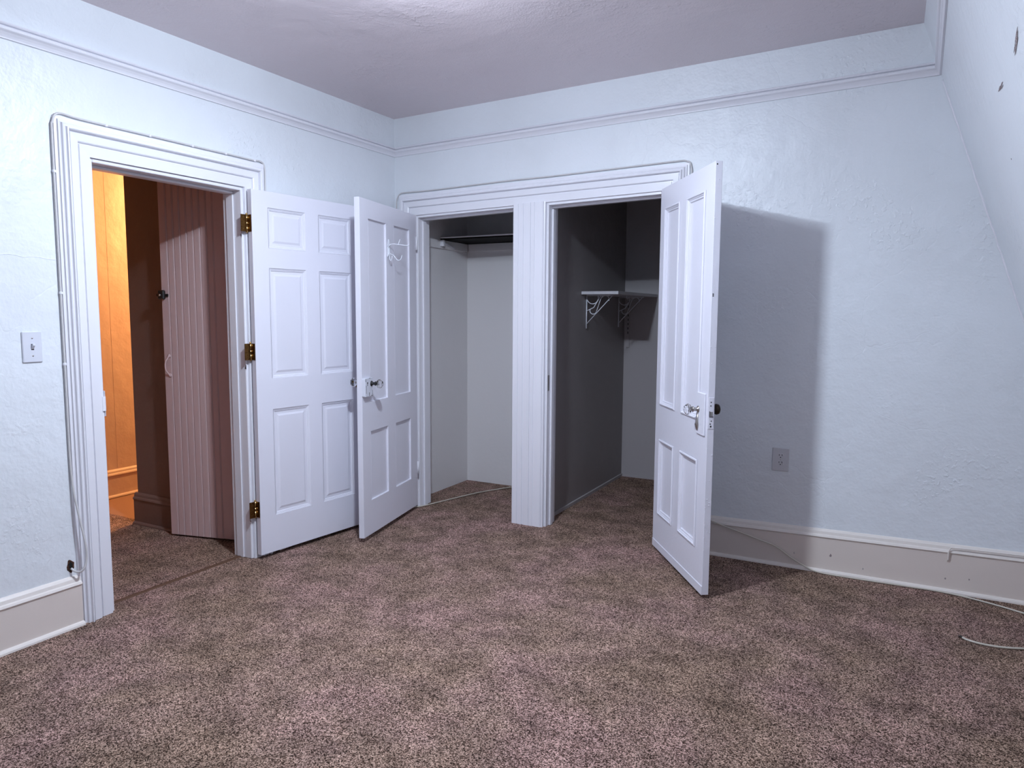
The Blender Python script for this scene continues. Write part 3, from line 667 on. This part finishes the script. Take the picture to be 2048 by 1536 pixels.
for zz in (-0.020, 0.020):
    r = [(0.0165 * math.cos(a) if abs(math.cos(a)) < 2 else 0, max(-0.0145, min(0.0145, 0.0185 * math.sin(a)))) for a in [2 * math.pi * k / 24 for k in range(24)]]
    rc = obj('receptacle', MB().sweep([[(0.006, a, zz + b_) for a, b_ in r], [(0.0092, a * .97, zz + b_ * .97) for a, b_ in r]]), 'plate2', ou)
    obj('slots', MB().bbox(0.009, 0.0096, -0.0085, -0.0060, zz + 0.001, zz + 0.010, 0.0002).bbox(0.009, 0.0096, 0.0060, 0.0085, zz + 0.001, zz + 0.010, 0.0002).lathe([(0.0030, 0), (0.0026, 0.0006), (0.0002, 0.0007)], (0.009, 0, zz - 0.007), (1, 0, 0), 10), 'black', rc)
obj('screw', MB().lathe([(0.003, 0), (0.0026, 0.001), (0.0003, 0.0012)], (0.007, 0, 0), (1, 0, 0), 10), 'steel', ou)

# ------------------------------------------------------------------ cables
def cable(name, pts, r, m, label, sub=6, clips=(), n=8, par=None):
    o = tag(obj(name, MB().tube(smooth_path(pts, sub), r, n), m), label, 'cable')
    for c_ in clips:
        obj('clip', MB().bbox(c_[0] - .006, c_[0] + .006, c_[1] - .006, c_[1] + .006, c_[2] - .006, c_[2] + .006, 0.002), 'trim', o)
    return o
cx = 0.009
ytop = lambda y: zl(y) + 0.004 + 0.145 + 0.007
oy0 = yl0 - 0.151; oy1 = yl1 + 0.151
pts = [(0.007, -2.335, 0.262), (0.024, -2.326, 0.248), (0.048, -2.312, 0.252), (0.054, -2.296, 0.290), (0.052, -2.293, 0.36), (0.034, -2.306, 0.50), (0.010, oy0 + .001, 0.68), (cx, oy0, 1.1), (cx, oy0, 1.6), (cx, oy0, 2.08), (cx, oy0 + .004, ytop(oy0) - .035), (cx, oy0 + .030, ytop(oy0) + .004)]
pts += [(cx, y, ytop(y) + d) for y, d in ((-2.20, .001), (-2.0, 0), (-1.8, .001), (-1.6, 0), (-1.4, .001), (-1.26, 0), (oy1 - .028, .002))] + [(cx, oy1 - .002, ytop(oy1) - .026), (cx, oy1, 2.05), (cx, oy1, 1.7), (cx, oy1, 0.9), (cx, oy1, 0.25)]
cable('coaxial_cable', pts, 0.0046, 'cable', 'white cable clipped around the hall door casing and ending in a wall hole', 5,
      clips=[(0.009, oy0, 1.95), (0.009, oy0, 1.45), (0.009, oy0, 1.15), (0.009, -2.08, ytop(-2.08)), (0.009, -1.87, ytop(-1.87)), (0.009, -1.64, ytop(-1.64)), (0.009, -1.44, ytop(-1.44)), (0.009, -1.25, ytop(-1.25))])
ht = lambda x: zh(x) + 0.145 + 0.007
cy = -0.009
pts = [(0.020, cy, 0.30), (0.020, cy, 1.2), (0.020, cy, 2.0), (0.020, cy, 2.10), (0.024, cy, 2.150), (0.050, cy, ht(.05) + .003), (0.10, cy, ht(.1) + .009)] + [(x, cy, ht(x) + .004) for x in (0.3, 0.6, 0.9, 1.2, 1.5, 1.8)] + [(1.98, cy, ht(1.98) + .004), (2.035, cy, ht(2.03) - .002), (2.062, cy, ht(2.06) - .035), (2.066, cy, 2.03), (2.066, cy, 1.2), (2.066, cy, 0.25)]
cable('coaxial_cable', pts, 0.0046, 'cable', 'thin cable laid along the top of the double closet casing', 5)
cable('floor_cable', [(0.120, -0.050, 0.008), (0.195, -0.02, 0.006), (0.255, 0.17, 0.006), (0.31, 0.37, 0.006), (0.36, 0.53, 0.006), (0.43, 0.68, 0.006), (0.52, 0.84, 0.006), (0.62, 0.862, 0.012)], 0.0042, 'cableg', 'white cable crossing the carpet inside the shallow left closet')
cable('floor_cable', [(2.12, -0.030, 0.212), (2.229, -0.034, 0.203), (2.348, -0.036, 0.174), (2.48, -0.036, 0.140), (2.592, -0.038, 0.111), (2.671, -0.040, 0.064), (2.755, -0.044, 0.024), (2.83, -0.050, 0.006), (3.0, -0.052, 0.005), (3.2, -0.046, 0.005), (3.35, -0.042, 0.005), (3.47, -0.058, 0.005), (3.60, -0.105, 0.005), (3.71, -0.160, 0.005), (3.85, -0.25, 0.005)], 0.0042, 'cableg', 'long cream cable drooping off the right baseboard onto the carpet')
cable('floor_cable', [(3.436, -0.594, 0.006), (3.455, -0.612, 0.006), (3.50, -0.626, 0.006), (3.56, -0.625, 0.006), (3.62, -0.607, 0.006), (3.70, -0.570, 0.006), (3.80, -0.52, 0.006)], 0.0048, 'cableg', 'loose cut cable end lying alone on the carpet at right')
tip = MB().tube([(3.421, -0.580, 0.0065), (3.430, -0.588, 0.0062), (3.4365, -0.5945, 0.006)], [0.0012, 0.0050, 0.0050], 8)
obj('stripped_tip', tip, 'dark', bpy.data.objects['floor_cable.002'])
cable('wall_cable', [(3.404, -0.012, 0.162), (3.405, -0.026, 0.166), (3.406, -0.030, 0.205), (3.412, -0.030, 0.226), (3.428, -0.030, 0.233), (3.53, -0.030, 0.236), (3.71, -0.030, 0.240), (3.9, -0.030, 0.245)], 0.0036, 'basecap', 'short painted cable looping along the top of the right baseboard', 5)

# the rough hole the cable enters
ang = [2 * math.pi * k / 14 for k in range(14)]
rim = [(-2.334 + 0.017 * math.cos(a) * random.uniform(.75, 1.15), 0.270 + 0.030 * math.sin(a) * random.uniform(.75, 1.15)) for a in ang]
h = MB().sweep([[(0.0004, y, z) for y, z in rim], [(0.0016, -2.334 + (y + 2.334) * .9, 0.27 + (z - .27) * .9) for y, z in rim], [(0.0008, -2.334 + (y + 2.334) * .6, 0.27 + (z - .27) * .6) for y, z in rim]])
ho_ = obj('cable_hole', h, 'rust', wall_left); ho_['label'] = 'rusty broken hole in the plaster'
obj('hole_mouth', MB().sweep([[(0.0010, -2.332 + (y + 2.334) * .48, 0.272 + (z - .27) * .6) for y, z in rim], [(0.0020, -2.332 + (y + 2.334) * .44, 0.272 + (z - .27) * .56) for y, z in rim]]), 'black', ho_)
# knocks in the baseboard paint, chipped jamb paint under the hinges, a ridge across the left wall
bb = bpy.data.objects['baseboard_back']; kn = MB()
for x, z, r in ((2.872, 0.098, 0.010), (2.690, 0.082, 0.006), (3.030, 0.052, 0.005), (3.500, 0.080, 0.006), (3.40, 0.068, 0.006)):
    ring = [(x + r * math.cos(a) * .6 * random.uniform(.6, 1.2), z + r * math.sin(a) * random.uniform(.6, 1.2)) for a in [2 * math.pi * k / 9 for k in range(9)]]
    kn.sweep([[(u_, -0.0188, v_) for u_, v_ in ring], [(x + (u_ - x) * .8, -0.0197, z + (v_ - z) * .8) for u_, v_ in ring]])
obj('paint_knock', kn, 'scuff', bb)
cj = MB()
for k in range(16):
    z = random.choice((1.77, 1.79, 1.07, 1.09, 0.355, 0.215)) + random.uniform(-.02, .02); x = random.uniform(-0.002, 0.004); r = random.uniform(.0015, .004)
    cj.bbox(x - r, x + r, LY1 - J - .0012, LY1 - J + .001, z - r * random.uniform(1, 2.5), z + r * random.uniform(1, 2.5), 0.0003)
rel(obj('chipped_paint', cj, 'scuff', t1), t1)
ry = [(-3.2 + 0.90 * k / 30, 1.606 + 0.004 * math.sin(k * 1.7) + random.uniform(-.002, .002) - 0.0005 * k) for k in range(31)]
obj('plaster_ridge', MB().tube([(-0.0012, y, z) for y, z in ry], 0.0026, 6), 'wall', wall_left)

# scrapes on the sloping wall
def on_slope(y, z, off=0.0008): return Vector((xs(z), y, z)) + sn * off
def scrape(y, z, L_, w_, tilt, n):
    b = MB(); c0 = on_slope(y, z); a = (Vector((0, 1, 0)) * math.cos(tilt) + su * math.sin(tilt)); p = a.cross(sn).normalized()
    for k in range(n):
        q = c0 + a * random.uniform(-L_ * .35, L_ * .35) + p * random.uniform(-w_, w_)
        l = random.uniform(L_ * .10, L_ * .34); ww = random.uniform(0.0008, 0.0030)
        ring = [q - a * l, q - a * l * .4 + p * ww, q + a * l * .5 + p * ww * .7, q + a * l, q + a * l * .3 - p * ww, q - a * l * .5 - p * ww * .6]
        b.sweep([ring, [v + sn * 0.0010 for v in ring]])
    return obj('scrape', b, 'scuff', wall_right)
scrape(-1.56, 2.150, 0.15, 0.0065, -0.20, 9); scrape(-1.17, 2.130, 0.10, 0.006, -0.02, 6)
b = MB()
for y, z in ((-0.95, 1.935), (-0.62, 1.30), (-1.25, 1.62)): b.lathe([(0.003, 0), (0.0025, 0.001), (0.0003, 0.0012)], on_slope(y, z, -0.0002), sn, 8)
obj('nail_hole', b, 'dark', wall_right)
# lumpy caulk bead where the back wall meets the slope
pts = [(xs(z) - 0.002 + random.uniform(-.0015, .0015), -0.002 + random.uniform(-.0015, .0015), z) for z in [0.26 + 2.24 * k / 70 for k in range(71)]]
struct('trim_6', MB().tube(pts, [random.uniform(.0035, .0065) for _ in pts], 7), 'trim', 'lumpy white plaster bead down the corner of back wall and slope', 'trim')
# ------------------------------------------------------------------ ceiling lamp just above the frame
zl_ = zc(LAMP[0], LAMP[1])
lp = tag(empty('ceiling_lamp', (LAMP[0], LAMP[1], zl_)), 'bare bulb in a white porcelain holder on the ceiling', 'lamp')
o = obj('holder', MB().lathe([(0.062, 0.004), (0.062, -0.010), (0.050, -0.022), (0.030, -0.030), (0.026, -0.062), (0.018, -0.064)], (0, 0, 0), (0, 0, 1), 24), 'plate', lp)
bz = LAMP[2] - zl_
R_ = 0.045
obj('bulb', MB().lathe([(0.015, bz + 0.078)] + [(R_ * math.sin(a) if a > .4 else 0.015, bz + R_ * math.cos(a) + (0.014 if a < .4 else 0)) for a in [0.3 + (math.pi - 0.3) * k / 14 for k in range(15)]], (0, 0, 0), (0, 0, 1), 24), 'bulb', lp)
point_light('lamp_light', LAMP, LAMP_COL, LAMP_W, LAMP_R)
dd = bpy.data.lights.new('added_down_fill', 'AREA'); dd.shape = 'DISK'; dd.size = 0.115; dd.color = LAMP_COL; dd.energy = DOWN_FILL_W  # added downward disk, lifts floor and lower walls beyond what the bulb gives
do = bpy.data.objects.new('added_down_fill', dd); COL.objects.link(do); do.location = (LAMP[0], LAMP[1], LAMP[2] - 0.047)
hl = tag(empty('hall_lamp', (HALL[0], HALL[1], HC)), 'warm hall bulb hidden round the corner', 'lamp')
obj('holder', MB().lathe([(0.06, 0), (0.06, -0.012), (0.028, -0.03), (0.012, -0.035), (0.012, HALL[2] - HC + 0.05)], (0, 0, 0), (0, 0, 1), 20), 'plate', hl)
obj('bulb', MB().lathe([(0.03 * math.sin(a) + 0.0005, HALL[2] - HC + 0.03 * math.cos(a)) for a in [math.pi * k / 12 for k in range(13)]], (0, 0, 0), (0, 0, 1), 18), 'warmbulb', hl)
point_light('hall_light', HALL, HALL_COL, HALL_W, 0.06)
